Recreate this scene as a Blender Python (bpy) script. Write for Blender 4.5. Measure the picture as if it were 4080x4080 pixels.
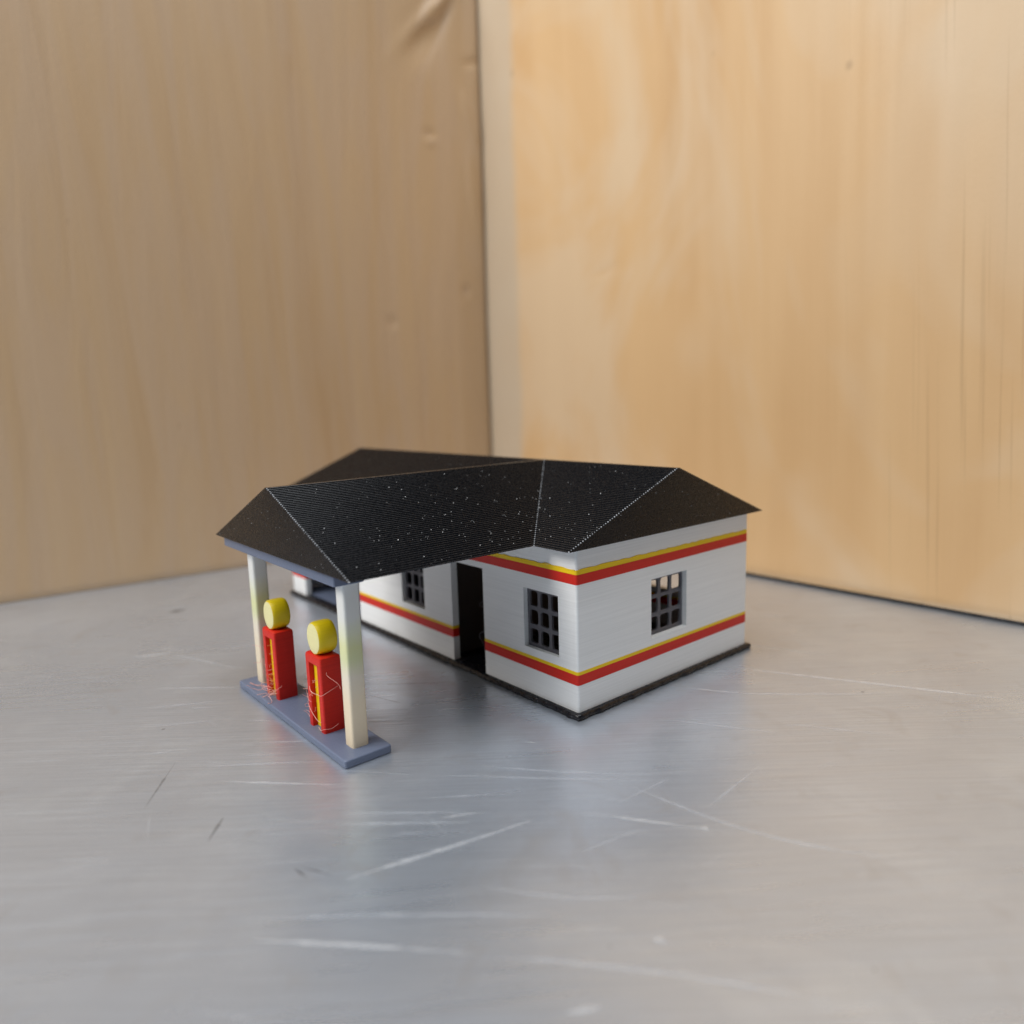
import bpy, bmesh, math, random
from mathutils import Vector, Matrix
random.seed(7)
MM = 0.001                      # everything below is written in millimetres, built in metres
R = math.radians
scene = bpy.context.scene
for o in list(bpy.data.objects): bpy.data.objects.remove(o)
C = scene.collection

# ------------------------------------------------------------------ camera
cam_d = bpy.data.cameras.new('camera'); cam = bpy.data.objects.new('camera', cam_d); C.objects.link(cam)
yaw, pitch, roll = R(50.16), R(8.79), R(-1.74)
fw = Vector((math.cos(pitch)*math.cos(yaw), math.cos(pitch)*math.sin(yaw), -math.sin(pitch)))
rt0 = Vector((math.sin(yaw), -math.cos(yaw), 0)); up0 = rt0.cross(fw)
rt = rt0*math.cos(roll) + up0*math.sin(roll); up = -rt0*math.sin(roll) + up0*math.cos(roll)
m = Matrix((rt, up, -fw)).transposed().to_4x4(); m.translation = Vector((-81.48, -81.77, 53.42))*MM
cam.matrix_world = m
cam_d.sensor_width = 36; cam_d.sensor_fit = 'HORIZONTAL'; cam_d.lens = 36*2883.1/4080
cam_d.clip_start = 0.001; cam_d.clip_end = 20
cam_d.dof.use_dof = True; cam_d.dof.focus_distance = 0.120; cam_d.dof.aperture_fstop = 13
scene.camera = cam

# ------------------------------------------------------------------ light
W = bpy.data.worlds.new('World'); scene.world = W; W.use_nodes = True
bg = W.node_tree.nodes['Background']; bg.inputs[0].default_value = (0.76, 0.86, 1.0, 1); bg.inputs[1].default_value = 0.06
def area(name, loc, target, sx, sy, power, col):
    d = bpy.data.lights.new(name, 'AREA'); d.shape = 'RECTANGLE'; d.size = sx*MM; d.size_y = sy*MM
    d.energy = power; d.color = col
    o = bpy.data.objects.new(name, d); C.objects.link(o); o.location = Vector(loc)*MM
    o.rotation_euler = (Vector(target)-Vector(loc)).to_track_quat('-Z', 'Y').to_euler()
    return o
area('window_light', (-370, 140, 340), (20, 40, 20), 260, 220, 1.75, (1.0, 0.975, 0.94))
area('ceiling_light', (-50, -50, 620), (10, 30, 0), 420, 420, 3.5, (0.92, 0.96, 1.0))
vs = scene.view_settings
vs.view_transform = 'Standard'; vs.look = 'None'; vs.exposure = 0.14; vs.gamma = 1; vs.use_curve_mapping = False
scene.render.engine = 'CYCLES'; scene.cycles.max_bounces = 6; scene.cycles.diffuse_bounces = 4; scene.cycles.glossy_bounces = 3

# ------------------------------------------------------------------ material helpers
class N:
    def __init__(self, name):
        self.m = bpy.data.materials.new(name); self.m.use_nodes = True
        self.t = self.m.node_tree; self.b = self.t.nodes['Principled BSDF']
        tc = self.t.nodes.new('ShaderNodeTexCoord'); mp = self.t.nodes.new('ShaderNodeMapping')
        mp.inputs['Scale'].default_value = (1000,)*3
        self.t.links.new(tc.outputs['Object'], mp.inputs['Vector']); self.p = mp.outputs[0]   # object space in mm
    def n(self, typ, **kw):
        nd = self.t.nodes.new(typ)
        for k, v in kw.items(): setattr(nd, k, v)
        return nd
    def set(self, sock, v):
        if hasattr(v, 'is_linked') or isinstance(v, bpy.types.NodeSocket): self.t.links.new(v, sock)
        else: sock.default_value = v
    def math(self, op, a, b=0.0, c=None, clamp=False):
        nd = self.n('ShaderNodeMath', operation=op); nd.use_clamp = clamp
        self.set(nd.inputs[0], a); self.set(nd.inputs[1], b)
        if c is not None: self.set(nd.inputs[2], c)
        return nd.outputs[0]
    def scaled(self, sx, sy, sz, rotz=0.0, loc=(0, 0, 0), roty=0.0, rotx=0.0):
        r = self.n('ShaderNodeMapping'); r.inputs['Rotation'].default_value = (rotx, roty, rotz); r.inputs['Location'].default_value = loc
        self.t.links.new(self.p, r.inputs['Vector'])
        s = self.n('ShaderNodeMapping'); s.inputs['Scale'].default_value = (sx, sy, sz)
        self.t.links.new(r.outputs[0], s.inputs['Vector']); return s.outputs[0]
    def noise(self, vec, scale=1.0, detail=3.0, rough=0.55, dist=0.0):
        nd = self.n('ShaderNodeTexNoise'); self.t.links.new(vec, nd.inputs['Vector'])
        nd.inputs['Scale'].default_value = scale; nd.inputs['Detail'].default_value = detail
        nd.inputs['Roughness'].default_value = rough; nd.inputs['Distortion'].default_value = dist
        return nd.outputs[0]
    def ramp(self, fac, stops, interp='LINEAR'):
        nd = self.n('ShaderNodeValToRGB'); nd.color_ramp.interpolation = interp; e = nd.color_ramp.elements
        while len(e) < len(stops): e.new(0.5)
        for el, (p, c) in zip(e, stops): el.position = p; el.color = c if len(c) == 4 else (*c, 1)
        self.t.links.new(fac, nd.inputs[0]); return nd.outputs[0]
    def mix(self, fac, a, b, mode='MIX'):
        nd = self.n('ShaderNodeMix', data_type='RGBA', blend_type=mode)
        self.set(nd.inputs[0], fac)
        for s, v in ((nd.inputs[6], a), (nd.inputs[7], b)):
            if isinstance(v, tuple): s.default_value = v if len(v) == 4 else (*v, 1)
            else: self.t.links.new(v, s)
        return nd.outputs[2]
    def sep(self):
        nd = self.n('ShaderNodeSeparateXYZ'); self.t.links.new(self.p, nd.inputs[0]); return nd.outputs
    def maprange(self, v, a, b, c=0.0, d=1.0):
        nd = self.n('ShaderNodeMapRange'); self.set(nd.inputs[0], v)
        for i, q in enumerate((a, b, c, d)): nd.inputs[i+1].default_value = q
        return nd.outputs[0]
    def bump(self, h, strength, dist_mm, prev=None):
        nd = self.n('ShaderNodeBump'); nd.inputs['Strength'].default_value = strength; nd.inputs['Distance'].default_value = dist_mm*MM
        self.t.links.new(h, nd.inputs['Height'])
        if prev is not None: self.t.links.new(prev, nd.inputs['Normal'])
        return nd.outputs[0]
    def out(self, color=None, rough=None, normal=None, **kw):
        if color is not None: self.set(self.b.inputs['Base Color'], (*color, 1) if isinstance(color, tuple) and len(color) == 3 else color)
        if rough is not None: self.set(self.b.inputs['Roughness'], rough)
        if normal is not None: self.t.links.new(normal, self.b.inputs['Normal'])
        for k, v in kw.items(): self.set(self.b.inputs[k.replace('_', ' ')], v)
        return self.m

SSS = False
def plastic(name, col, rough=0.42, sss=0.0, radius=(1, 1, 1), layer=0.2, amp=0.02, vary=0.06, grain=0.012):
    """printed plastic: horizontal layer lines 0.2 mm apart, slightly uneven, with faint colour drift"""
    k = N(name); z = k.sep()[2]
    wob = k.noise(k.scaled(0.25, 0.25, 1.0), 1.0, 0)
    zz = k.math('ADD', z, k.math('MULTIPLY', wob, 0.12))
    s = k.math('SINE', k.math('MULTIPLY', zz, 2*math.pi/layer))
    lay = k.noise(k.scaled(0.06, 0.06, 5.0), 1.0, 1)          # whole layers over- or under-extruded
    h = k.math('ADD', k.math('MULTIPLY', s, 0.5), k.math('MULTIPLY', lay, 1.1))
    gn = k.noise(k.p, 2.2, 2)
    h = k.math('ADD', k.math('MULTIPLY', h, amp), k.math('MULTIPLY', gn, grain))
    nb = k.bump(h, 0.55, 1.0)
    n1 = lay
    f = k.maprange(n1, 0.25, 0.75, 1-vary, 1+vary*0.5)
    c = k.n('ShaderNodeVectorMath', operation='SCALE'); c.inputs[0].default_value = col; k.set(c.inputs[3], f)
    k.out(None, k.maprange(gn, 0.3, 0.7, rough-0.06, rough+0.1), nb)
    k.t.links.new(c.outputs[0], k.b.inputs['Base Color'])
    if sss and SSS:
        k.b.inputs['Subsurface Weight'].default_value = sss; k.b.inputs['Subsurface Radius'].default_value = radius
        k.b.inputs['Subsurface Scale'].default_value = 0.6*MM
    return k.m
M = {}
M['white'] = plastic('white_plastic', (0.84, 0.84, 0.825), 0.40, 0.35, (1, .9, .8), amp=0.022)
M['red'] = plastic('red_plastic', (0.62, 0.018, 0.008), 0.42, 0.12, (1, .15, .1), vary=0.1)
M['yellow'] = plastic('yellow_plastic', (0.86, 0.58, 0.006), 0.42, 0.12, (1, .7, .1), vary=0.1)
M['black'] = plastic('black_plastic', (0.012, 0.0125, 0.014), 0.36, amp=0.012, grain=0.008)
M['roof'] = plastic('black_roof_plastic', (0.006, 0.0065, 0.0085), 0.27, amp=0.0, grain=0.0, vary=0.0)
M['roof'].node_tree.nodes['Principled BSDF'].inputs['Specular IOR Level'].default_value = 0.36
M['blue_grey'] = plastic('blue_grey_plastic', (0.135, 0.165, 0.245), 0.40, amp=0.01)
M['grille'] = plastic('grille_plastic', (0.115, 0.110, 0.122), 0.5, amp=0.02, grain=0.03)
M['globe_yellow'] = plastic('globe_yellow_plastic', (0.80, 0.60, 0.005), 0.36, 0.15, (1, .8, .1), amp=0.02)
M['globe_face'] = plastic('cream_plastic', (0.78, 0.72, 0.36), 0.45, 0.3, (1, .9, .5), amp=0.012)
M['room_shade'] = plastic('room_shade_plastic', (0.035, 0.030, 0.030), 0.5, amp=0.01)  # dark tone stands for the shade inside the rooms
M['glint'] = plastic('grey_glint_plastic', (0.42, 0.44, 0.47), 0.35, amp=0.0)  # pale grey stands in for the glints on the roof edges
M['string'] = plastic('pale_string_plastic', (0.85, 0.45, 0.38), 0.4, amp=0.0)
M['string_orange'] = plastic('orange_string_plastic', (0.80, 0.33, 0.06), 0.4, amp=0.0)
M['dust'] = plastic('dust_specks', (0.78, 0.79, 0.80), 0.7, amp=0.0)
for q_ in ('red', 'yellow', 'grille'): M[q_].node_tree.nodes['Principled BSDF'].inputs['Specular IOR Level'].default_value = 0.3
# pillar: white filament that carries yellow, then pink-cream colour from the neighbouring layers
k = N('pillar_plastic'); z = k.sep()[2]
zz = k.math('ADD', z, k.math('MULTIPLY', k.noise(k.scaled(.6, .6, .6), 1, 2), 1.4))
col = k.ramp(k.maprange(zz, 0, 30), [(0.0, (.80, .66, .46)), (0.30, (.82, .69, .50)), (0.44, (.80, .72, .58)), (0.54, (.70, .72, .40)),
                                    (0.60, (.72, .73, .38)), (0.69, (.76, .77, .60)), (0.76, (.78, .78, .74)), (1.0, (.79, .79, .77))])
lay = k.math('SINE', k.math('MULTIPLY', z, 2*math.pi/0.2))
nb = k.bump(k.math('ADD', k.math('MULTIPLY', lay, .6), k.noise(k.p, 2.0, 2)), 0.5, 0.02)
M['pillar'] = k.out(col, 0.42, nb)
# brim: black, lumpy, glossy
k = N('black_brim_plastic')
nb = k.bump(k.noise(k.p, 0.8, 2, 0.5, 0.4), 0.8, 0.22)
M['brim'] = k.out((0.008, 0.008, 0.011), k.maprange(k.noise(k.p, .5, 2), .35, .65, .16, .42), nb, Specular_IOR_Level=0.4)
# aluminium sheet
BR = math.atan2(-0.64, 0.76)
k = N('aluminium')
st = k.noise(k.scaled(0.05, 2.2, 1, rotz=-BR), 1.0, 3, 0.65)
st2 = k.noise(k.scaled(0.02, 0.7, 1, rotz=-BR-0.12), 1.0, 2, 0.6)
cl = k.noise(k.p, 0.018, 3, 0.55, 0.4); sm = k.noise(k.p, 0.11, 3, 0.6, 0.8)
rough = k.math('ADD', k.maprange(cl, 0.3, 0.7, 0.26, 0.36), k.math('MULTIPLY', k.math('SUBTRACT', st2, 0.5), 0.16))
rough = k.math('ADD', rough, k.math('MULTIPLY', k.math('SUBTRACT', sm, 0.5), 0.10))
col = k.mix(k.maprange(cl, .3, .7), (.54, .605, .70), (.61, .65, .71))
col = k.mix(k.maprange(sm, .56, .74, 0, .6), col, (.50, .51, .53))
col = k.mix(k.maprange(k.noise(k.p, .045, 3, .6, .9), .50, .70, 0, .5), col, (.68, .74, .81))
col = k.mix(k.maprange(st, .35, .65, .0, .42), col, (.45, .49, .55))
nb = k.bump(k.math('ADD', st, st2), 0.6, 0.07)
M['metal'] = k.out(col, rough, nb, Metallic=0.74, Anisotropic=0.3)
tg = k.n('ShaderNodeCombineXYZ'); tg.inputs[0].default_value = 0.76; tg.inputs[1].default_value = -0.64
k.t.links.new(tg.outputs[0], k.b.inputs['Tangent'])
def scratch_mat(name, col, cover, lo, hi, metal):
    k = N(name)
    n_ = k.noise(k.scaled(.35, 3.0, 1, rotz=-BR), 1, 3, .7); k.out(col, .45, None, Metallic=metal)
    k.set(k.b.inputs['Alpha'], k.maprange(n_, lo, hi, 0, cover)); return k.m
M['scratch'] = scratch_mat('scratched_aluminium', (.86, .88, .90), .62, .32, .58, .6)
M['faint'] = scratch_mat('faint_scratch', (.82, .85, .88), .42, .34, .64, .6)
M['scuff'] = scratch_mat('dark_scuff', (.24, .23, .22), .4, .2, .55, .8)
# wood
def wood(name, light, mid, dark, pale, axis, seam=None, streak=(0, 1), gloss=0.38):
    k = N(name); s = k.sep(); h = s[0 if axis == 'x' else 1]
    def sc(a, b, rot=0.0):
        return k.scaled(a, 1, b, roty=rot) if axis == 'x' else k.scaled(1, a, b, rotx=rot)
    g1 = k.noise(sc(.045, .0035, .02), 1, 2, .5, .5); g2 = k.noise(sc(.20, .008, .015), 1, 2, .55, .2)
    g3 = k.noise(sc(1.3, .03, .02), 1, 2, .6); cl = k.noise(sc(.03, .012), 1, 3, .5, .6)
    f = k.math('ADD', k.math('MULTIPLY', g1, .70), k.math('ADD', k.math('MULTIPLY', g2, .15), k.math('MULTIPLY', g3, .06)))
    col = k.ramp(f, [(.34, light), (.54, mid), (.72, dark)])
    col = k.mix(k.maprange(cl, .38, .66, 0, .6), col, light)
    bl = k.noise(sc(.014, .010), 1, 3, .55, 1.4)
    col = k.mix(k.maprange(bl, .42, .62, 0, .65), col, pale)
    thin = k.noise(sc(1.0, .010, .05), 1, 2, .5)
    msk = k.math('MULTIPLY', k.maprange(thin, .61, .72), k.maprange(h, streak[0], streak[1], 1, 0))
    col = k.mix(k.math('MULTIPLY', msk, .26), col, tuple(c*.42 for c in dark))
    sp = k.n('ShaderNodeTexVoronoi'); sp.inputs['Scale'].default_value = 1
    k.t.links.new(sc(.035, .028), sp.inputs['Vector'])
    dots = k.math('MULTIPLY', k.maprange(sp.outputs['Distance'], .02, .05, 1, 0), .5)
    col = k.mix(dots, col, tuple(c*.5 for c in dark))
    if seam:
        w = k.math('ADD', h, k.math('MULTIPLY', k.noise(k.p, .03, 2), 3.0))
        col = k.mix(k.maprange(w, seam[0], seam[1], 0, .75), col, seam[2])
    hh = k.math('ADD', k.math('MULTIPLY', g3, .03), k.math('ADD', k.math('MULTIPLY', k.noise(k.p, .9, 2), .07), k.math('ADD', k.math('MULTIPLY', cl, 1.0), k.math('MULTIPLY', msk, -.08))))
    nb = k.bump(hh, .4, 1.0)
    return k.out(col, k.maprange(g2, .3, .7, gloss+.06, gloss+.14), nb)
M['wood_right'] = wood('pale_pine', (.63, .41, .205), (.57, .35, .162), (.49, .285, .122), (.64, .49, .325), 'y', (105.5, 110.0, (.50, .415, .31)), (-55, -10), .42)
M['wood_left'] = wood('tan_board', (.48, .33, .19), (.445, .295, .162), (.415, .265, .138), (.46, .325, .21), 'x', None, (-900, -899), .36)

# ------------------------------------------------------------------ object helpers
ORG = {}
def link(name, me, mat, parent):
    o = bpy.data.objects.new(name, me); C.objects.link(o)
    if mat is not None: me.materials.append(M[mat])
    if parent is not None: o.parent = parent
    return o
def origin_of(parent):
    while parent is not None and parent.parent is not None: parent = parent.parent
    return ORG.get(parent.name, Vector()) if parent is not None else Vector()
def mesh(name, verts, faces, mat, parent=None, smooth=35, org=None):
    og = org if org is not None else origin_of(parent)
    me = bpy.data.meshes.new(name); me.from_pydata([(Vector(v)-og)*MM for v in verts], [], faces); me.update()
    bm = bmesh.new(); bm.from_mesh(me); bmesh.ops.recalc_face_normals(bm, faces=bm.faces); bm.to_mesh(me); bm.free()
    if smooth:
        me.polygons.foreach_set('use_smooth', [True]*len(me.polygons)); me.set_sharp_from_angle(angle=R(smooth))
    o = link(name, me, mat, parent)
    if org is not None: o.location = og*MM; ORG[o.name] = og
    return o
def empty(name, loc):
    o = bpy.data.objects.new(name, None); C.objects.link(o); o.empty_display_size = .01
    o.location = Vector(loc)*MM; ORG[o.name] = Vector(loc); return o
def tag(o, label=None, cat=None, group=None, kind=None):
    for a, b in (('label', label), ('category', cat), ('group', group), ('kind', kind)):
        if b: o[a] = b
    return o
def bevel(o, w, seg=2):
    b = o.modifiers.new('bevel', 'BEVEL'); b.width = w*MM; b.segments = seg; b.limit_method = 'ANGLE'; b.angle_limit = R(40); return o
def fillet(poly, r, seg=3):
    out = []; n = len(poly); rr = r if isinstance(r, (list, tuple)) else [r]*n
    for i in range(n):
        p, a, b = Vector(poly[i]), Vector(poly[i-1]), Vector(poly[(i+1) % n])
        da, db = (a-p), (b-p); q = min(rr[i], da.length*.45, db.length*.45); da.normalize(); db.normalize()
        for j in range(seg+1):
            t = j/seg; s, e = p+da*q, p+db*q
            out.append(tuple(s*(1-t)**2 + p*2*t*(1-t) + e*t*t))
    return out
def prism(poly, z0, z1, b=0.0):
    """vertices/faces of an extruded polygon (optionally with a small chamfer given by scaled rings)"""
    n = len(poly); v = [(x, y, z0) for x, y in poly] + [(x, y, z1) for x, y in poly]
    f = [tuple(range(n))[::-1], tuple(range(n, 2*n))] + [(i, (i+1) % n, n+(i+1) % n, n+i) for i in range(n)]
    return v, f
def rect(x0, x1, y0, y1): return [(x0, y0), (x1, y0), (x1, y1), (x0, y1)]
def join(parts):
    V, F = [], []
    for v, f in parts:
        k0 = len(V); V += v; F += [tuple(i+k0 for i in q) for q in f]
    return V, F
def tube(pts, r, n=4):
    V, F = [], []; pts = [Vector(p) for p in pts]; P = pts; pts = []
    for i in range(len(P)-1):
        a, b, c, d = P[max(i-1, 0)], P[i], P[i+1], P[min(i+2, len(P)-1)]
        for q in range(3):
            t = q/3; pts.append(b*(1-t)+c*t + ((c-a)*.5-(c-b))*t*(1-t)**2 - ((d-b)*.5-(c-b))*t*t*(1-t))
    pts.append(P[-1])
    for i, p in enumerate(pts):
        d = (pts[min(i+1, len(pts)-1)] - pts[max(i-1, 0)]).normalized()
        a = d.cross(Vector((.31, .2, .93))).normalized(); b = d.cross(a)
        q = r*(1-.45*i/len(pts))
        V += [tuple(p + a*q*math.cos(2*math.pi*j/n) + b*q*math.sin(2*math.pi*j/n)) for j in range(n)]
    for i in range(len(pts)-1):
        for j in range(n): F.append((i*n+j, i*n+(j+1) % n, (i+1)*n+(j+1) % n, (i+1)*n+j))
    F += [tuple(range(n)), tuple(range(len(V)-n, len(V)))]
    return V, F
def blob(p, r, sq=(1, 1, 1)):
    V = []
    t = (1+5**.5)/2
    for a, b, c in ((-1, t, 0), (1, t, 0), (-1, -t, 0), (1, -t, 0), (0, -1, t), (0, 1, t), (0, -1, -t), (0, 1, -t), (t, 0, -1), (t, 0, 1), (-t, 0, -1), (-t, 0, 1)):
        s = r/1.902*random.uniform(.85, 1.15); V.append((p[0]+a*s*sq[0], p[1]+b*s*sq[1], p[2]+c*s*sq[2]))
    F = [(0, 11, 5), (0, 5, 1), (0, 1, 7), (0, 7, 10), (0, 10, 11), (1, 5, 9), (5, 11, 4), (11, 10, 2), (10, 7, 6), (7, 1, 8),
         (3, 9, 4), (3, 4, 2), (3, 2, 6), (3, 6, 8), (3, 8, 9), (4, 9, 5), (2, 4, 11), (6, 2, 10), (8, 6, 7), (9, 8, 1)]
    return V, F

# ------------------------------------------------------------------ the surface and the boards
v, f = prism(rect(-520, 480, -520, 480), -3, 0)
table = mesh('metal_table', v, f, 'metal'); tag(table, kind='structure')

def grid_board(name, p0, p1, height, thick, mat, zoff, fn, label, cat, nx=170, nz=150):
    """upright board from p0 to p1 on the table; front face a fine grid pushed in and out by fn(s, z)"""
    p0, p1 = Vector((*p0, 0)), Vector((*p1, 0)); d = (p1-p0); L = d.length; d.normalize(); nrm = Vector((d.y, -d.x, 0))
    V, F = [], []
    for j in range(nz+1):
        for i in range(nx+1):
            s, z = L*i/nx, height*j/nz; edge = i in (0, nx) or j in (0, nz)
            V.append(tuple(p0+d*s+Vector((0, 0, z+zoff)) + nrm*(fn(s, z) - (.5 if edge else 0))))
    w = nx+1
    for j in range(nz):
        for i in range(nx): F.append((j*w+i, j*w+i+1, (j+1)*w+i+1, (j+1)*w+i))
    ring = list(range(w)) + [j*w+nx for j in range(1, nz+1)] + [nz*w+i for i in range(nx-1, -1, -1)] + [j*w for j in range(nz-1, 0, -1)]
    k0 = len(V)
    for r_ in ring:
        q = Vector(V[r_]); s = (q-p0).dot(d); V.append(tuple(p0+d*s+Vector((0, 0, q.z)) - nrm*thick))
    n = len(ring)
    for i in range(n): F.append((ring[i], ring[(i+1) % n], k0+(i+1) % n, k0+i))
    F.append(tuple(range(k0, k0+n)))
    o = mesh(name, V, F, mat, None, 50, org=(p0+p1)/2 + Vector((0, 0, zoff)))
    return tag(o, label, cat, 'wooden boards behind the model')
def bumpf(s, z, s0, z0, ds, dz, rot, a):
    x, y = s-s0, z-z0; c, q = math.cos(rot), math.sin(rot); x, y = x*c+y*q, -x*q+y*c
    return a*math.exp(-(x/ds)**2-(y/dz)**2)
def left_fn(s, z):                       # s runs towards the corner; corner at s = L
    e = LL - s; w = 0.0
    w += bumpf(e, z, 19, 194, 2.2, 16, .75, 1.5) - bumpf(e, z, 24, 184, 5, 9, .5, 1.1) + bumpf(e, z, 13, 196, 1.4, 12, .45, -1.0)
    w += bumpf(e, z, 3.5, 158, 1.6, 10, -.45, .8) + bumpf(e, z, 2.5, 180, 4, 1.2, -.35, -.5) + bumpf(e, z, 4, 134, 2.0, 13, -.1, .6)
    w += bumpf(e, z, 22.5, 148.6, 1.5, 1.1, 0, .55) - bumpf(e, z, 22.8, 151, 1.6, 1.0, 0, .75)
    w += bumpf(e, z, 9.5, 96, 1.2, 1.6, 0, -.6) + bumpf(e, z, 42, 83, 1.2, 1.6, 0, -.5)
    if e < 13: w -= .10*(13-e)*min(1, max(.25, (150-z)/60))       # last strip bends back a little
    return w + .25*math.sin(s*.03+z*.011)
PL0, PL1 = (-170, 177.4), (103.6, 151.45)
LL = (Vector(PL1)-Vector(PL0)).length
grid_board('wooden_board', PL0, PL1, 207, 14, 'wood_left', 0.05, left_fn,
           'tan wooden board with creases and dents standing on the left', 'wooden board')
def right_fn(s, z): return .2*math.sin(s*.05) + bumpf(s, z, 97, 94, 5, .7, .15, -.25)
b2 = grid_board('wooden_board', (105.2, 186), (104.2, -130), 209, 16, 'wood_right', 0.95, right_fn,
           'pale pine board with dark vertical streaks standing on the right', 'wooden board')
v, f = prism(rect(106.5, 119, -129, 185), 0.004, 1.2)  # added strip, its black is the shade of the gap under the board
st = mesh('gap_shade_strip', v, f, 'brim', b2); st['label'] = 'thin black strip added for the shade in the gap under the board'

# scratches on the sheet, in millimetres on the table
def ribbon(pts, w0, w1, z, wob=.25):
    V, F = [], []; P = [Vector((*p, 0)) for p in pts]; Q = []
    for a, b in zip(P, P[1:]):
        n = max(2, int((b-a).length/1.5))
        Q += [a.lerp(b, i/n) for i in range(n)]
    Q0 = Q; Q = []
    for i in range(len(Q0)):                       # ease the corners of the path
        w_ = Q0[max(0, i-4):i+5] if 0 < i < len(Q0)-1 else [Q0[i]]
        Q.append(sum(w_, Vector((0, 0, 0)))/len(w_))
    Q.append(P[-1]); n = len(Q)
    for i, q in enumerate(Q):
        d = (Q[min(i+1, n-1)]-Q[max(i-1, 0)]).normalized(); nn = Vector((-d.y, d.x, 0)); t = i/(n-1)
        w = (w0*(1-t)+w1*t)*.5*random.uniform(1-wob, 1+wob)*min(1, .12+4*t, .12+4*(1-t))
        V += [tuple(q+nn*w+Vector((0, 0, z))), tuple(q-nn*w+Vector((0, 0, z)))]
    return V, [(2*i, 2*i+1, 2*i+3, 2*i+2) for i in range(n-1)]
SCR_BRIGHT = [([(-48.65, -11.14), (-42.41, -12.69), (-33.4, -15.05), (-25.05, -16.76)], 1.017, 0.491), ([(-51.72, 21.02), (-39.26, 8.01)], 0.534, 0.351), ([(36.57, -0.56), (45.03, -17.56), (51.32, -29.97), (58.39, -44.89)], 0.423, 0.988), ([(22.67, -1.69), (27.31, -11.4), (36.23, -20.99)], 0.483, 0.233), ([(-49.6, 66.72), (-37.1, 55.57)], 0.288, 0.547), ([(-60.33, -13.27), (-50.6, -23.33), (-44.71, -29.95)], 0.66, 0.388), ([(-19.39, -19.91), (-14.46, -27.42), (-10.57, -33.1)], 0.522, 0.33), ([(-48.77, 89.91), (-41.53, 86.75)], 0.75, 0.565), ([(73.61, 11.72), (75.79, 4.19)], 0.862, 0.625), ([(-12.18, 0.51), (-10.74, -1.44)], 0.423, 0.252), ([(-34.02, -8.27), (-29.55, -10.46)], 0.52, 0.294), ([(-11.2, -32.29), (-10.48, -33.18)], 0.769, 0.769), ([(-30.28, -40.24), (-29.61, -41.58)], 0.869, 0.862), ([(-42.77, -40.87), (-40.08, -42.57)], 1.048, 0.531)]
SCR_FAINT = [([(-52.52, 27.55), (-45.0, 22.14), (-38.09, 16.25)], 0.681, 0.406), ([(-59.22, -10.3), (-53.16, -15.1), (-46.52, -20.54), (-41.5, -25.72), (-33.54, -32.96)], 0.569, 0.372), ([(-44.71, -29.95), (-35.39, -40.54), (-29.79, -47.69), (-24.77, -55.43)], 0.452, 0.606), ([(-44.88, 0.11), (-31.49, -11.78)], 0.701, 0.505), ([(-42.99, 1.8), (-30.11, -9.94)], 0.552, 0.412), ([(-21.88, -0.41), (-16.05, -8.62), (-4.06, -21.16)], 0.373, 0.283), ([(-24.04, -3.25), (-6.39, -21.05)], 0.422, 0.274), ([(-10.2, -17.85), (-9.13, -27.28), (-7.62, -37.41), (-3.84, -44.97), (0.2, -50.99)], 0.393, 0.73), ([(-7.49, -30.26), (7.82, -28.93)], 0.28, 0.228), ([(-15.68, -21.59), (-3.89, -22.18)], 0.271, 0.248), ([(27.31, -11.4), (43.57, -27.65), (48.22, -31.24)], 0.346, 0.482), ([(-41.58, 86.57), (-33.5, 65.21)], 0.526, 0.442), ([(-32.59, 81.77), (-25.79, 78.3)], 0.751, 0.754), ([(-41.51, 39.45), (-37.2, 34.77)], 0.432, 0.315), ([(-47.6, 52.06), (-43.94, 49.13)], 0.491, 0.364), ([(-37.32, 11.8), (-30.11, 3.23)], 0.378, 0.216), ([(-28.04, 1.1), (-18.73, -8.14)], 0.358, 0.279), ([(-37.85, -22.48), (-35.1, -27.62), (-27.65, -34.69)], 0.659, 0.32), ([(-46.98, 27.25), (-42.46, 23.53)], 0.442, 0.348), ([(50.46, 4.53), (58.06, -14.02)], 0.503, 0.468), ([(22.5, -23.39), (31.46, -38.11)], 0.39, 0.284), ([(9.34, -8.13), (19.24, -25.26)], 0.391, 0.276), ([(-44.23, 30.39), (-34.85, 22.67)], 0.472, 0.367), ([(-56.18, 49.32), (-45.92, 43.54)], 0.451, 0.337), ([(-52.65, 57.23), (-41.28, 50.87)], 0.51, 0.381), ([(-58.73, 38.37), (-54.1, 36.25)], 0.48, 0.385), ([(-26.03, -25.5), (-16.44, -27.44)], 0.32, 0.201), ([(-32.48, -2.99), (-22.86, -10.23)], 0.385, 0.257)]
SCR_DARK = [([(-55.29, 32.06), (-58.24, 27.51), (-62.41, 21.02)], 0.356, 0.177), ([(-54.87, 11.64), (-58.34, 7.28)], 0.479, 0.245), ([(-18.97, 39.19), (-5.19, 27.74)], 0.323, 0.254), ([(-21.06, 34.79), (-18.24, 26.73)], 0.229, 0.214), ([(-32.38, 121.64), (-30.64, 121.51), (-27.96, 121.45)], 3.789, 2.752), ([(-18.21, -56.42), (-18.15, -56.71)], 0.981, 0.838), ([(-52.38, -4.98), (-51.99, -7.9)], 0.518, 0.178), ([(-51.82, -5.11), (-49.53, -9.55)], 0.272, 0.129), ([(44.52, -26.87), (44.22, -27.36)], 0.678, 0.562), ([(-53.58, 46.18), (-53.32, 45.66)], 0.615, 0.51), ([(-34.34, -37.92), (-34.08, -38.34)], 0.201, 0.167)]

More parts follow.
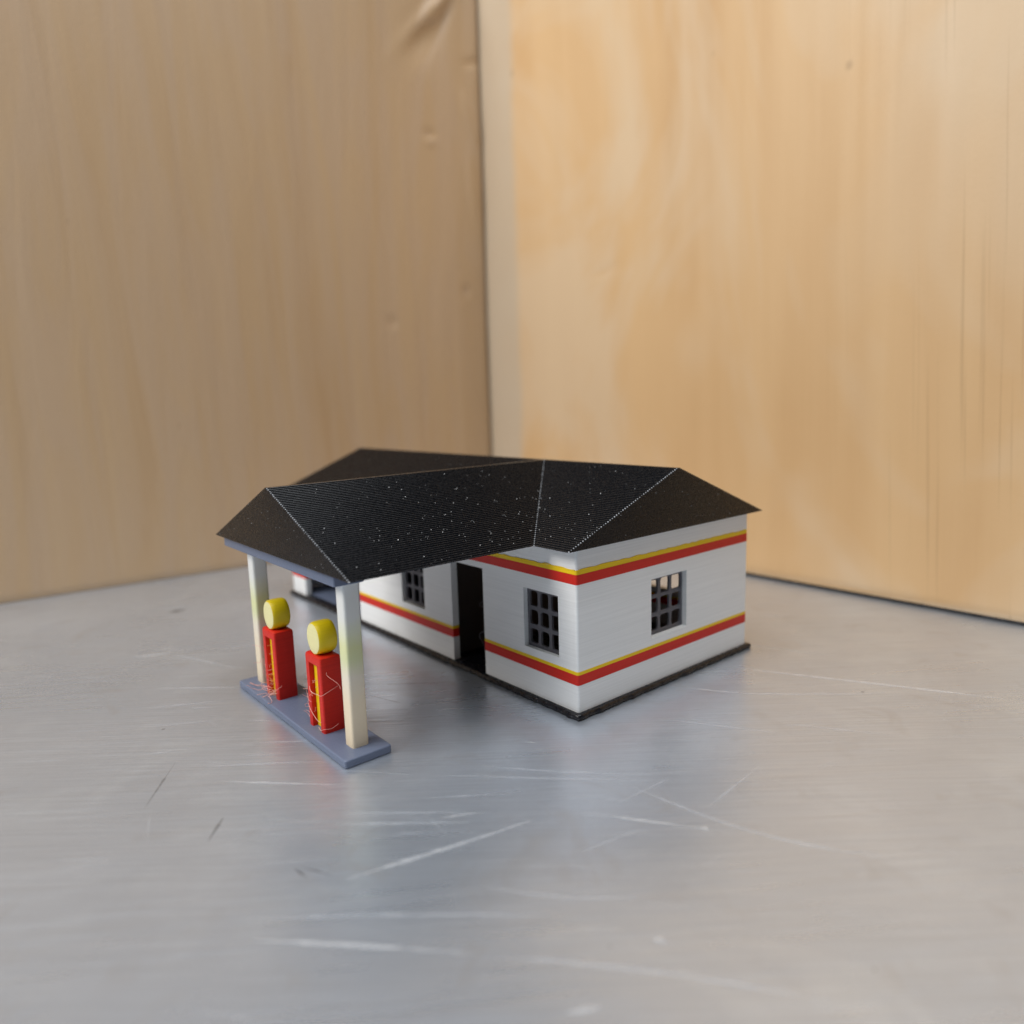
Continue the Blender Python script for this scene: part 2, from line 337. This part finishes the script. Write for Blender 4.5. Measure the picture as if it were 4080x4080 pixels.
bright = [ribbon(p, a, b, .012+.0006*i) for i, (p, a, b) in enumerate(SCR_BRIGHT)]
faint = [ribbon(p, a, b, .006+.0002*i) for i, (p, a, b) in enumerate(SCR_FAINT)]
dark = [ribbon(p, a, b, .010+.0005*i, .5) for i, (p, a, b) in enumerate(SCR_DARK)]
for i in range(900):
    x, y = random.uniform(-75, 100), random.uniform(-75, 150)
    if -1 < x < 52 and -1 < y < 118 or -38 < x < -28 and 10 < y < 57: continue
    a = BR + random.gauss(0, .16) + (random.choice((-1, 1))*random.uniform(.5, 1.3) if random.random() < .12 else 0)
    l = random.uniform(1.5, 9)*(1.6 if random.random() < .15 else 1)
    if x < 52 and x + l*math.cos(a) > -1 and y > -1: continue
    w = random.uniform(.05, .13)
    (faint if random.random() < .6 else bright).append(ribbon([(x, y), (x+l*math.cos(a), y+l*math.sin(a))], w, w*.6, .014+.00002*i))
for i in range(60):
    x, y = random.uniform(-50, 100), random.uniform(-70, 0)
    v, f = blob((x, y, .02), random.uniform(.04, .11), (1, 1, .3)); bright.append((v, f))
for nm, dat, mt in (('scratch', bright, 'scratch'), ('faint_scratch', faint, 'faint'), ('dark_scuff', dark, 'scuff')):
    v, f = join(dat); o = mesh(nm, v, f, mt, table, 0); tag(o, kind='stuff')

# ------------------------------------------------------------------ the printed model
WD, LB, T = 50.0, 115.3, 1.5
BT = 1.05
LBZ, LRZ, LYZ, UBZ, URZ, UYZ, TOP = 5.83, 7.62, 8.20, 23.15, 24.85, 25.62, 29.20
ZE, ZR = 29.24, 40.44
station = empty('gas_station', (25, 57, 0))
tag(station, 'white toy filling station with black gable roof and red and yellow stripes', 'model building')

def base_edge():
    pts = []
    P = [(-.75, -.75), (WD+.75, -.75), (WD+.75, LB+.75), (-.75, LB+.75)]
    for a, b in zip(P, P[1:]+P[:1]):
        a, b = Vector(a), Vector(b); n = int((b-a).length/.8); nn = Vector(((b-a).y, -(b-a).x)).normalized()
        for i in range(n):
            amp = .10 + (.22 if random.random() < .10 else 0)
            pts.append(tuple(a.lerp(b, i/n) + nn*random.uniform(-amp*.8, amp)))
    return pts
outer = base_edge(); n = len(outer)
V = []
for z, e in ((.02, -.15), (.30, .05), (.62, .03), (.95, -.12), (1.05, -.4)):
    for x, y in outer:
        cx, cy = x-25, y-57.6; s = 1 + e/max(abs(cx), abs(cy))
        V.append((25+cx*s, 57.6+cy*s, z+(random.uniform(-.06, .06) if 0 < z < 1 and z > .1 else 0)))
F = [tuple(range(n))] + [(r_*n+i, r_*n+(i+1) % n, (r_+1)*n+(i+1) % n, (r_+1)*n+i) for r_ in range(4) for i in range(n)] + [tuple(range(4*n, 5*n))]
mesh('base_plate', V, F, 'brim', station, 60)

# wall shell: a ring of cells round the plan; openings are missing cells
W1 = (4.48, 13.43, 9.62, 20.5); W2 = (46.0, 55.05, 9.62, 20.5); DR = (25.24, 35.75, BT, 21.95); GR = (75.25, 106.7, BT, 20.5)
WR = (19.0, 29.47, 9.62, 20.6); BW = (5, 36, 9.62, 20.5)
def ring_pts():
    def side(a, b, cuts, r0=.55):
        a, b = Vector(a), Vector(b); L = (b-a).length; d = (b-a)/L
        return [a+d*c for c in sorted([r0, L-r0]+cuts)]
    def arc(p, q, c):
        return [p*(1-t)**2+c*2*t*(1-t)+q*t*t for t in (.25, .5, .75)]
    s1 = side((0, 0), (WD, 0), [WR[0], WR[1]]); s2 = side((WD, 0), (WD, LB), [BW[0], BW[1]])
    s3 = side((WD, LB), (0, LB), []); s4 = side((0, LB), (0, 0), [LB-q for q in (W1[0], W1[1], W2[0], W2[1], DR[0], DR[1], GR[0], GR[1])])
    P = []
    for a, b, c in ((s1, s2, (WD, 0)), (s2, s3, (WD, LB)), (s3, s4, (0, LB)), (s4, s1, (0, 0))):
        P += a + arc(a[-1], b[0], Vector(c))
    return P
OUT = ring_pts()
def inset(p, t):
    x, y = p; return Vector((min(max(x, t), WD-t), min(max(y, t), LB-t)))
def proud(p, e): return Vector((25+(p.x-25)*(1+e/25), LB/2+(p.y-LB/2)*(1+e/(LB/2))))
def hole(mx, my, mz):
    if mx < .3:
        for a, b, c, d in (W1, W2, DR, GR):
            if a < my < b and c < mz < d: return True
    if my < .3 and WR[0] < mx < WR[1] and WR[2] < mz < WR[3]: return True
    if mx > WD-.3 and BW[0] < my < BW[1] and BW[2] < mz < BW[3]: return True
    return False
def shell(zs, skip=lambda z: False, e=0.0, jit=0.0):
    n = len(OUT); nz = len(zs); V = []
    o = [proud(p, e) for p in OUT]; q = [inset(p, T-e) for p in OUT]
    for j, z in enumerate(zs):
        V += [(p.x, p.y, z) for p in o] + [(p.x, p.y, z) for p in q]
    st = [[0]*n for _ in range(nz-1)]            # 0 hole, 1 solid, 2 belongs to another band
    for j in range(nz-1):
        zm = (zs[j]+zs[j+1])/2
        for i in range(n):
            mx, my = (OUT[i]+OUT[(i+1) % n])/2
            st[j][i] = 0 if hole(mx, my, zm) else (2 if skip(zm) else 1)
    F = []; O = lambda i, j: j*2*n + i % n; I = lambda i, j: j*2*n + n + i % n
    for j in range(nz-1):
        for i in range(n):
            if st[j][i] != 1: continue
            F += [(O(i, j), O(i+1, j), O(i+1, j+1), O(i, j+1)), (I(i, j), I(i, j+1), I(i+1, j+1), I(i+1, j))]
            if st[j][i-1] == 0: F.append((O(i, j), O(i, j+1), I(i, j+1), I(i, j)))
            if st[j][(i+1) % n] == 0: F.append((O(i+1, j), I(i+1, j), I(i+1, j+1), O(i+1, j+1)))
            if j == 0 or st[j-1][i] == 0: F.append((O(i, j), I(i, j), I(i+1, j), O(i+1, j)))
            if j == nz-2 or st[j+1][i] == 0: F.append((O(i, j+1), O(i+1, j+1), I(i+1, j+1), I(i, j+1)))
    used = sorted({i for q_ in F for i in q_}); mp = {a: b for b, a in enumerate(used)}
    return [V[i] for i in used], [tuple(mp[i] for i in q_) for q_ in F]
ZS = [BT, LBZ, LRZ, LYZ, 9.62, 20.5, 20.6, 21.95, UBZ, URZ, UYZ, TOP]
inb = lambda z: LBZ < z < LYZ or UBZ < z < UYZ
v, f = shell(ZS, inb); bevel(mesh('wall', v, f, 'white', station, 40), .16)
for a, b, mt, nm in ((LBZ, LRZ, 'red', 'red_stripe'), (LRZ, LYZ, 'yellow', 'yellow_stripe'), (UBZ, URZ, 'red', 'red_stripe'), (URZ, UYZ, 'yellow', 'yellow_stripe')):
    v, f = shell([a, b], e=.035 if mt == 'red' else .02); mesh(nm, v, f, mt, station, 40)
# rough, drooping upper edge of the yellow stripe under the eaves
v = []; f = []
v, f = join([tube([(-.03, y, UYZ+random.uniform(-.10, .16)) for y in [s*.9+.4 for s in range(0, 27)]], .12, 5),
             tube([(x, -.03, UYZ+random.uniform(-.06, .12)) for x in [s*.9+.4 for s in range(0, 55)]], .10, 5)])
mesh('yellow_ooze', v, f, 'yellow', station, 60)
v, f = prism(rect(1.6, 48.4, 75.6, 113.6), BT-.02, BT+.12); mesh('garage_floor', v, f, 'blue_grey', station)
# partitions added inside, coloured dark to give the rooms their shade
v, f = prism(rect(1.6, 48.4, 38.0, 39.4), BT-.02, 29.1); mesh('shade_partition', v, f, 'room_shade', station)
v, f = prism(rect(1.6, 48.4, 70.0, 71.4), BT-.02, 29.1); mesh('shade_partition', v, f, 'room_shade', station)

# window grilles: a plate with nine rounded holes
def grille(name, axis, a0, a1, z0, z1, d0, d1, cols=3, rows=3, mu=.62, bo=.58):
    V, F = [], []; NP = 20; w = a1-a0; h = z1-z0
    cw = (w-2*bo-(cols-1)*mu)/cols; ch = (h-2*bo-(rows-1)*mu)/rows
    def pt(a, z, d): return (d, a, z) if axis == 'y' else (a, d, z)
    us = [a0] + [a0+bo+cw*(i+1)+mu*(i+.5) for i in range(cols-1)] + [a1]
    zs = [z0] + [z0+bo+ch*(i+1)+mu*(i+.5) for i in range(rows-1)] + [z1]
    for i in range(cols):
        for j in range(rows):
            ca = a0+bo+cw*(i+.5)+i*mu; cz = z0+bo+ch*(j+.5)+j*mu
            ra, rz = cw/2*random.uniform(.93, 1.04), ch/2*random.uniform(.95, 1.03); e = random.uniform(.28, .42)
            inn, outr = [], []
            for q in range(NP):
                t = 2*math.pi*(q+.5)/NP; c, s = math.cos(t), math.sin(t)
                jit = random.uniform(.96, 1.03)
                inn.append((ca+ra*math.copysign(abs(c)**e, c)*jit, cz+rz*math.copysign(abs(s)**e, s)*jit))
                u, y_ = c/max(abs(c), abs(s)), s/max(abs(c), abs(s))
                outr.append((us[i]+(us[i+1]-us[i])*(u+1)/2, zs[j]+(zs[j+1]-zs[j])*(y_+1)/2))
            k0 = len(V)
            for d in (d0, d1): V += [pt(a, z, d) for a, z in inn] + [pt(a, z, d) for a, z in outr]
            for q in range(NP):
                r_ = (q+1) % NP
                F += [(k0+q, k0+r_, k0+NP+r_, k0+NP+q), (k0+2*NP+q, k0+3*NP+q, k0+3*NP+r_, k0+2*NP+r_),
                      (k0+q, k0+2*NP+q, k0+2*NP+r_, k0+r_)]
    return mesh(name, V, F, 'grille', station, 30)
grille('window_grille', 'y', W1[0], W1[1], W1[2], W1[3], .95, 1.45)
grille('window_grille', 'y', W2[0], W2[1], W2[2], W2[3], .95, 1.45)
grille('window_grille', 'x', WR[0], WR[1], WR[2], WR[3], 1.05, 1.5)

# roof printed in 0.2 mm layers: every layer is a T-shaped slab with bulging, rounded edge
O1, O2, DC, YJ, HC = 3.02, 1.45, 36.96, 34.38, 27.44
def roof_poly(h, e):
    d = (WD/2+O1)*h; dc = HC*h
    xf, xb = -O1+d+e, WD+O1-d-e; y0, y1 = -O2+e, LB+O2-e; c0, c1 = YJ-HC+dc+e, YJ+HC-dc-e; x0 = -DC+e
    return [(xf, y0), (xb, y0), (xb, y1), (xf, y1), (xf, c1), (x0, c1), (x0, c0), (xf, c0)]
V, F = [], []; NL = 52; HT = ZR-ZE; prev = None; glints = []
for l in range(NL):
    h0 = l/NL; jit = random.gauss(0, .006)
    zb, zt = ZE+HT*l/NL, ZE+HT*(l+1)/NL; lh = zt-zb
    if (WD/2+O1)*(1-h0) < .6: jit = 0
    rings = []
    for zz, e in ((zb+.001, .065), (zb+lh*.3, .012), (zb+lh*.7, .012), (zt, .065)):
        pl = fillet(roof_poly(h0*.997, e+jit), .22, 3); k0 = len(V); V += [(x, y, zz) for x, y in pl]; rings.append(list(range(k0, k0+len(pl))))
    for a, b in zip(rings, rings[1:]):
        n = len(a)
        for i in range(n): F.append((a[i], a[(i+1) % n], b[(i+1) % n], b[i]))
    F.append(tuple(rings[-1]))
    if l == 0: F.append(tuple(rings[0][::-1]))
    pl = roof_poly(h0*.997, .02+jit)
    for q, sx, sy in ((0, 1, 1), (6, 1, 1), (7, -1, -1)):  # pale blobs at the layer corners: edge glints put into the colour
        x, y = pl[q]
        glints.append(blob((x+.10*sx*(1 if q != 7 else -.2)+random.uniform(-.03, .03), y+.10*sy*(1 if q != 7 else 1.2), zb+lh*.55), random.uniform(.105, .15)*(1.0 if q != 7 else .85)))
roof = mesh('roof', V, F, 'roof', station, 28); roof['label'] = 'black ribbed gable roof with a wing over the pumps'
v, f = join(glints); tag(mesh('edge_glint', v, f, 'glint', roof, 60), kind='stuff')
# dust and crumbs on the front slopes
dust = []
def dust_at(x, y, z, r): dust.append(blob((x, y, z), r, (1, 1, .7)))
for i in range(360):
    h = random.random()**.9*.97; z = ZE+HT*h+.12; r = random.choice((.04, .045, .05, .06, .07, .085, .11 if random.random() < .35 else .05))
    if random.random() < .62:
        xe = -O1+(WD/2+O1)*h; x = random.uniform(-DC+.6, xe); dust_at(x, YJ-HC+HC*h+.05, z, r)
    elif random.random() < .75:
        y1 = YJ-HC+HC*h; y = random.uniform(-O2+.4, y1); dust_at(-O1+(WD/2+O1)*h+.05, y, z, r)
    else:
        y = random.uniform(YJ+HC*(1-h), LB); dust_at(-O1+(WD/2+O1)*h+.05, y, z, r)
for i in range(26):
    h = random.random()*.8; x = WD/2+random.uniform(-1, 1)*(WD/2+O1)*(1-h); dust_at(x, -O2-.02, ZE+HT*h, random.uniform(.03, .06))
    y = YJ+random.uniform(-1, 1)*HC*(1-h); dust_at(-DC-.02, y, ZE+HT*h, random.uniform(.03, .06))
for i in range(9):                      # small curled hairs
    h = random.uniform(.1, .95); xe = -O1+(WD/2+O1)*h; p = Vector((random.uniform(-20, xe), YJ-HC+HC*h, ZE+HT*h+.2)); a = random.uniform(0, 6)
    pts = []
    for q in range(7):
        pts.append(tuple(p)); a += random.uniform(.1, .7); p = p+Vector((math.cos(a)*.17, math.sin(a)*.07, math.sin(a)*.16))
    dust.append(tube(pts, .018, 3))
v, f = join(dust); tag(mesh('dust', v, f, 'dust', roof, 60), kind='stuff')

# canopy slab, pillars, pump island
v, f = prism(fillet(rect(-36.0, -30.9, 13.7, 60.3), .5), 27.2, ZE-.01); bevel(mesh('canopy_beam', v, f, 'blue_grey', station, 30), .15)
for y0 in (14.4, 50.7):
    v, f = prism(fillet(rect(-34.3, -31.5, y0, y0+2.7), .55, 4), 1.25, 27.21); mesh('pillar', v, f, 'pillar', station, 40)
v, f = prism(fillet(rect(-37.1, -29.1, 11.7, 55.6), .55, 4), .02, 1.3); bevel(mesh('pump_island', v, f, 'blue_grey', station, 30), .22, 3)

# ------------------------------------------------------------------ fuel pumps
def make_pump(name, y0, label):
    r = empty(name, (-33.4, y0+2.8, 1.3)); tag(r, label, 'fuel pump', 'fuel pumps on the island')
    x0, x1, y1 = -35.25, -31.6, y0+5.65; g0, g1, gx = y0+1.35, y0+4.3, x0+1.15
    low = fillet([(x0, y0), (x1, y0), (x1, y1), (x0, y1), (x0, g1), (gx, g1), (gx, g0), (x0, g0)], [.45, .4, .4, .4, .12, .05, .05, .12], 3)
    cap = fillet(rect(x0, x1, y0, y1), .42, 4)
    V, F = [], []
    v, f = prism(low, 1.26, 12.45)
    V, F = join([(v, f)])
    rings = []
    for z, e in ((12.43, 0.0), (13.45, 0.0), (13.75, .10), (13.9, .35)):
        k0 = len(V)
        for x, y in cap:
            cx, cy = (x0+x1)/2, (y0+y1)/2; V.append((cx+(x-cx)*(1-e/1.9), cy+(y-cy)*(1-e/2.8), z))
        rings.append(range(k0, k0+len(cap)))
    n = len(cap)
    for a, b in zip(rings, rings[1:]):
        for i in range(n): F.append((a[i], a[(i+1) % n], b[(i+1) % n], b[i]))
    F += [tuple(rings[0])[::-1], tuple(rings[-1])]
    mesh('pump_body', V, F, 'red', r, 32)
    v, f = prism(rect(gx-.35, gx+.1, g0+.02, g1-.02), 1.28, 12.3); bevel(mesh('hose_strip', v, f, 'yellow', r), .08)
    # globe: a thick drum lying on its side, edges rounded, printed in coarse layers
    cz, ra, cy = 16.52, 2.74, (y0+y1)/2; NS = 44
    prof = [(-34.85, .78), (-34.85, .91), (-34.62, .97), (-34.1, .995), (-33.3, 1.012), (-32.5, .995), (-31.95, .97), (-31.7, .91), (-31.7, .78)]
    V, F = [], []
    for x, q in prof:
        for i in range(NS):
            t = 2*math.pi*i/NS; zz = cz+ra*q*math.sin(t); st_ = round(zz/.2)*.2
            zz = zz*.45+st_*.55 if abs(math.sin(t)) > .85 else zz
            zz = min(zz, cz+ra*.975+random.uniform(-.03, .03))
            V.append((x, cy+ra*.89*q*math.cos(t), zz))
    for j in range(len(prof)-1):
        for i in range(NS): F.append((j*NS+i, j*NS+(i+1) % NS, (j+1)*NS+(i+1) % NS, (j+1)*NS+i))
    gl = mesh('globe', V, F, 'globe_yellow', r, 40)
    for x, s in ((-34.89, -1), (-31.66, 1)):
        V = [(x+s*.10, cy, cz)]; F = []
        for q, dx in ((.55, .09), (.80, .05), (.90, -.03), (.91, -.25)):
            for i in range(NS):
                t = 2*math.pi*i/NS; V.append((x+s*dx, cy+ra*.89*q*math.cos(t), min(cz+ra*q*math.sin(t), cz+ra*.95)))
        for i in range(NS):
            F.append((0, 1+i, 1+(i+1) % NS))
            for j in range(3): F.append((1+j*NS+i, 1+j*NS+(i+1) % NS, 1+(j+1)*NS+(i+1) % NS, 1+(j+1)*NS+i))
        mesh('globe_face', V, F, 'globe_face', gl, 60)
    return r
p_near = make_pump('fuel_pump', 22.1, 'red fuel pump with round yellow top, beside the nearer cream pillar')
p_far = make_pump('fuel_pump', 40.5, 'red fuel pump with fuzzy orange plastic strings, beside the farther pillar')
def strand(p, d, n, step, curl, r=.035):
    pts = []; p = Vector(p); d = Vector(d).normalized()
    for i in range(n):
        pts.append(tuple(p)); d = (d + Vector((random.gauss(0, curl), random.gauss(0, curl), random.gauss(0, curl)))).normalized(); p = p+d*step
        if p.z < 1.36: p.z = 1.38; d.z = abs(d.z)*.3
    return tube(pts, r*random.uniform(.7, 1.3), 4)
pale, orange = [], []
# long loose strands lying on and round the pumps
pale.append(tube([(-35.35, 26.6, 8.2), (-35.6, 25.6, 7.7), (-35.5, 24.3, 7.6), (-35.42, 23.2, 7.75), (-35.45, 22.0, 7.9), (-34.0, 21.7, 8.5), (-32.6, 21.8, 8.9)], .045, 5))
pale.append(tube([(-35.4, 27.4, 5.0), (-35.6, 26.2, 4.4), (-35.6, 24.8, 3.6), (-35.5, 23.6, 3.1), (-35.4, 22.8, 3.2)], .045, 5))
pale.append(tube([(-35.4, 27.6, 6.6), (-35.6, 26.6, 5.9), (-35.6, 25.6, 5.9)], .035, 4))
pale.append(tube([(-35.4, 24.0, 2.0), (-35.6, 22.8, 1.9), (-35.4, 21.9, 2.3), (-34.2, 21.8, 2.1), (-33.0, 21.7, 2.6)], .04, 4))
pale.append(tube([(-34.4, 21.75, 11.6), (-34.3, 21.8, 11.0), (-33.9, 19.0, 10.4), (-34.4, 17.2, 10.2)], .035, 4))
for i in range(16):
    pale.append(strand((random.uniform(-35.3, -34.4), 27.7+random.uniform(0, .4), random.uniform(1.6, 8)), (random.uniform(-.4, .3), 1, random.uniform(-.3, .4)), 8, .22, .5))
for i in range(10):
    pale.append(strand((-35.3, random.uniform(22.6, 27.4), random.uniform(2, 12.5)), (-.5, random.uniform(-1, 1), random.uniform(-.5, .5)), 6, .2, .45, .03))
pale2 = []
for i in range(34):
    z = random.choice((random.uniform(1.6, 4.5), random.uniform(1.6, 4.5), random.uniform(4, 11.5)))
    (orange if random.random() < .7 else pale2).append(strand((-34.5+random.uniform(-.4, .2), random.uniform(41.9, 44.9), z), (-1, random.uniform(-.6, .6), random.uniform(-.5, .6)), random.randint(6, 12), .2, .35, .04))
for i in range(9):
    pale2.append(strand((-35.3, random.uniform(41, 46), random.uniform(1.8, 3.2)), (-1, random.uniform(-.8, .9), random.uniform(-.2, .1)), random.randint(12, 20), .24, .3, .045))
for i in range(8):
    pale2.append(strand((-35.1, 46.2, random.uniform(3, 10)), (-.3, 1, random.uniform(-.4, .2)), random.randint(8, 16), .22, .45, .035))
pale2.append(tube([(-36.2, 52.2, 1.5), (-36.0, 50.2, 1.7), (-35.6, 48.4, 2.1), (-35.3, 46.4, 3.2)], .045, 4))
pale2.append(tube([(-36.9, 44.0, 1.4), (-36.0, 43.4, 1.8), (-35.4, 42.0, 2.4), (-35.3, 40.9, 3.2)], .04, 4))
pale2.append(tube([(-37.2, 46.0, 1.3), (-36.3, 44.8, 1.7), (-35.4, 43.2, 2.0), (-34.9, 42.2, 2.6)], .04, 4))
for dat, mt, par in ((pale, 'string', p_near), (pale2, 'string', p_far), (orange, 'string_orange', p_far)):
    v, f = join(dat); tag(mesh('plastic_string', v, f, mt, par, 60), kind='stuff')
# stray strings at the door jamb
v, f = join([tube([(-.05, 25.2, 15.6), (-.3, 25.9, 15.1), (-.2, 26.1, 14.4), (0, 25.4, 14.4), (-.05, 25.2, 14.9)], .04, 4),
             tube([(0, 25.2, 9.6), (-.3, 26.2, 9.0), (-.3, 26.4, 8.0), (-.1, 25.6, 7.0), (-.1, 25.4, 5.8)], .07, 4)])
tag(mesh('plastic_string', v, f, 'grille', station, 60), kind='stuff')
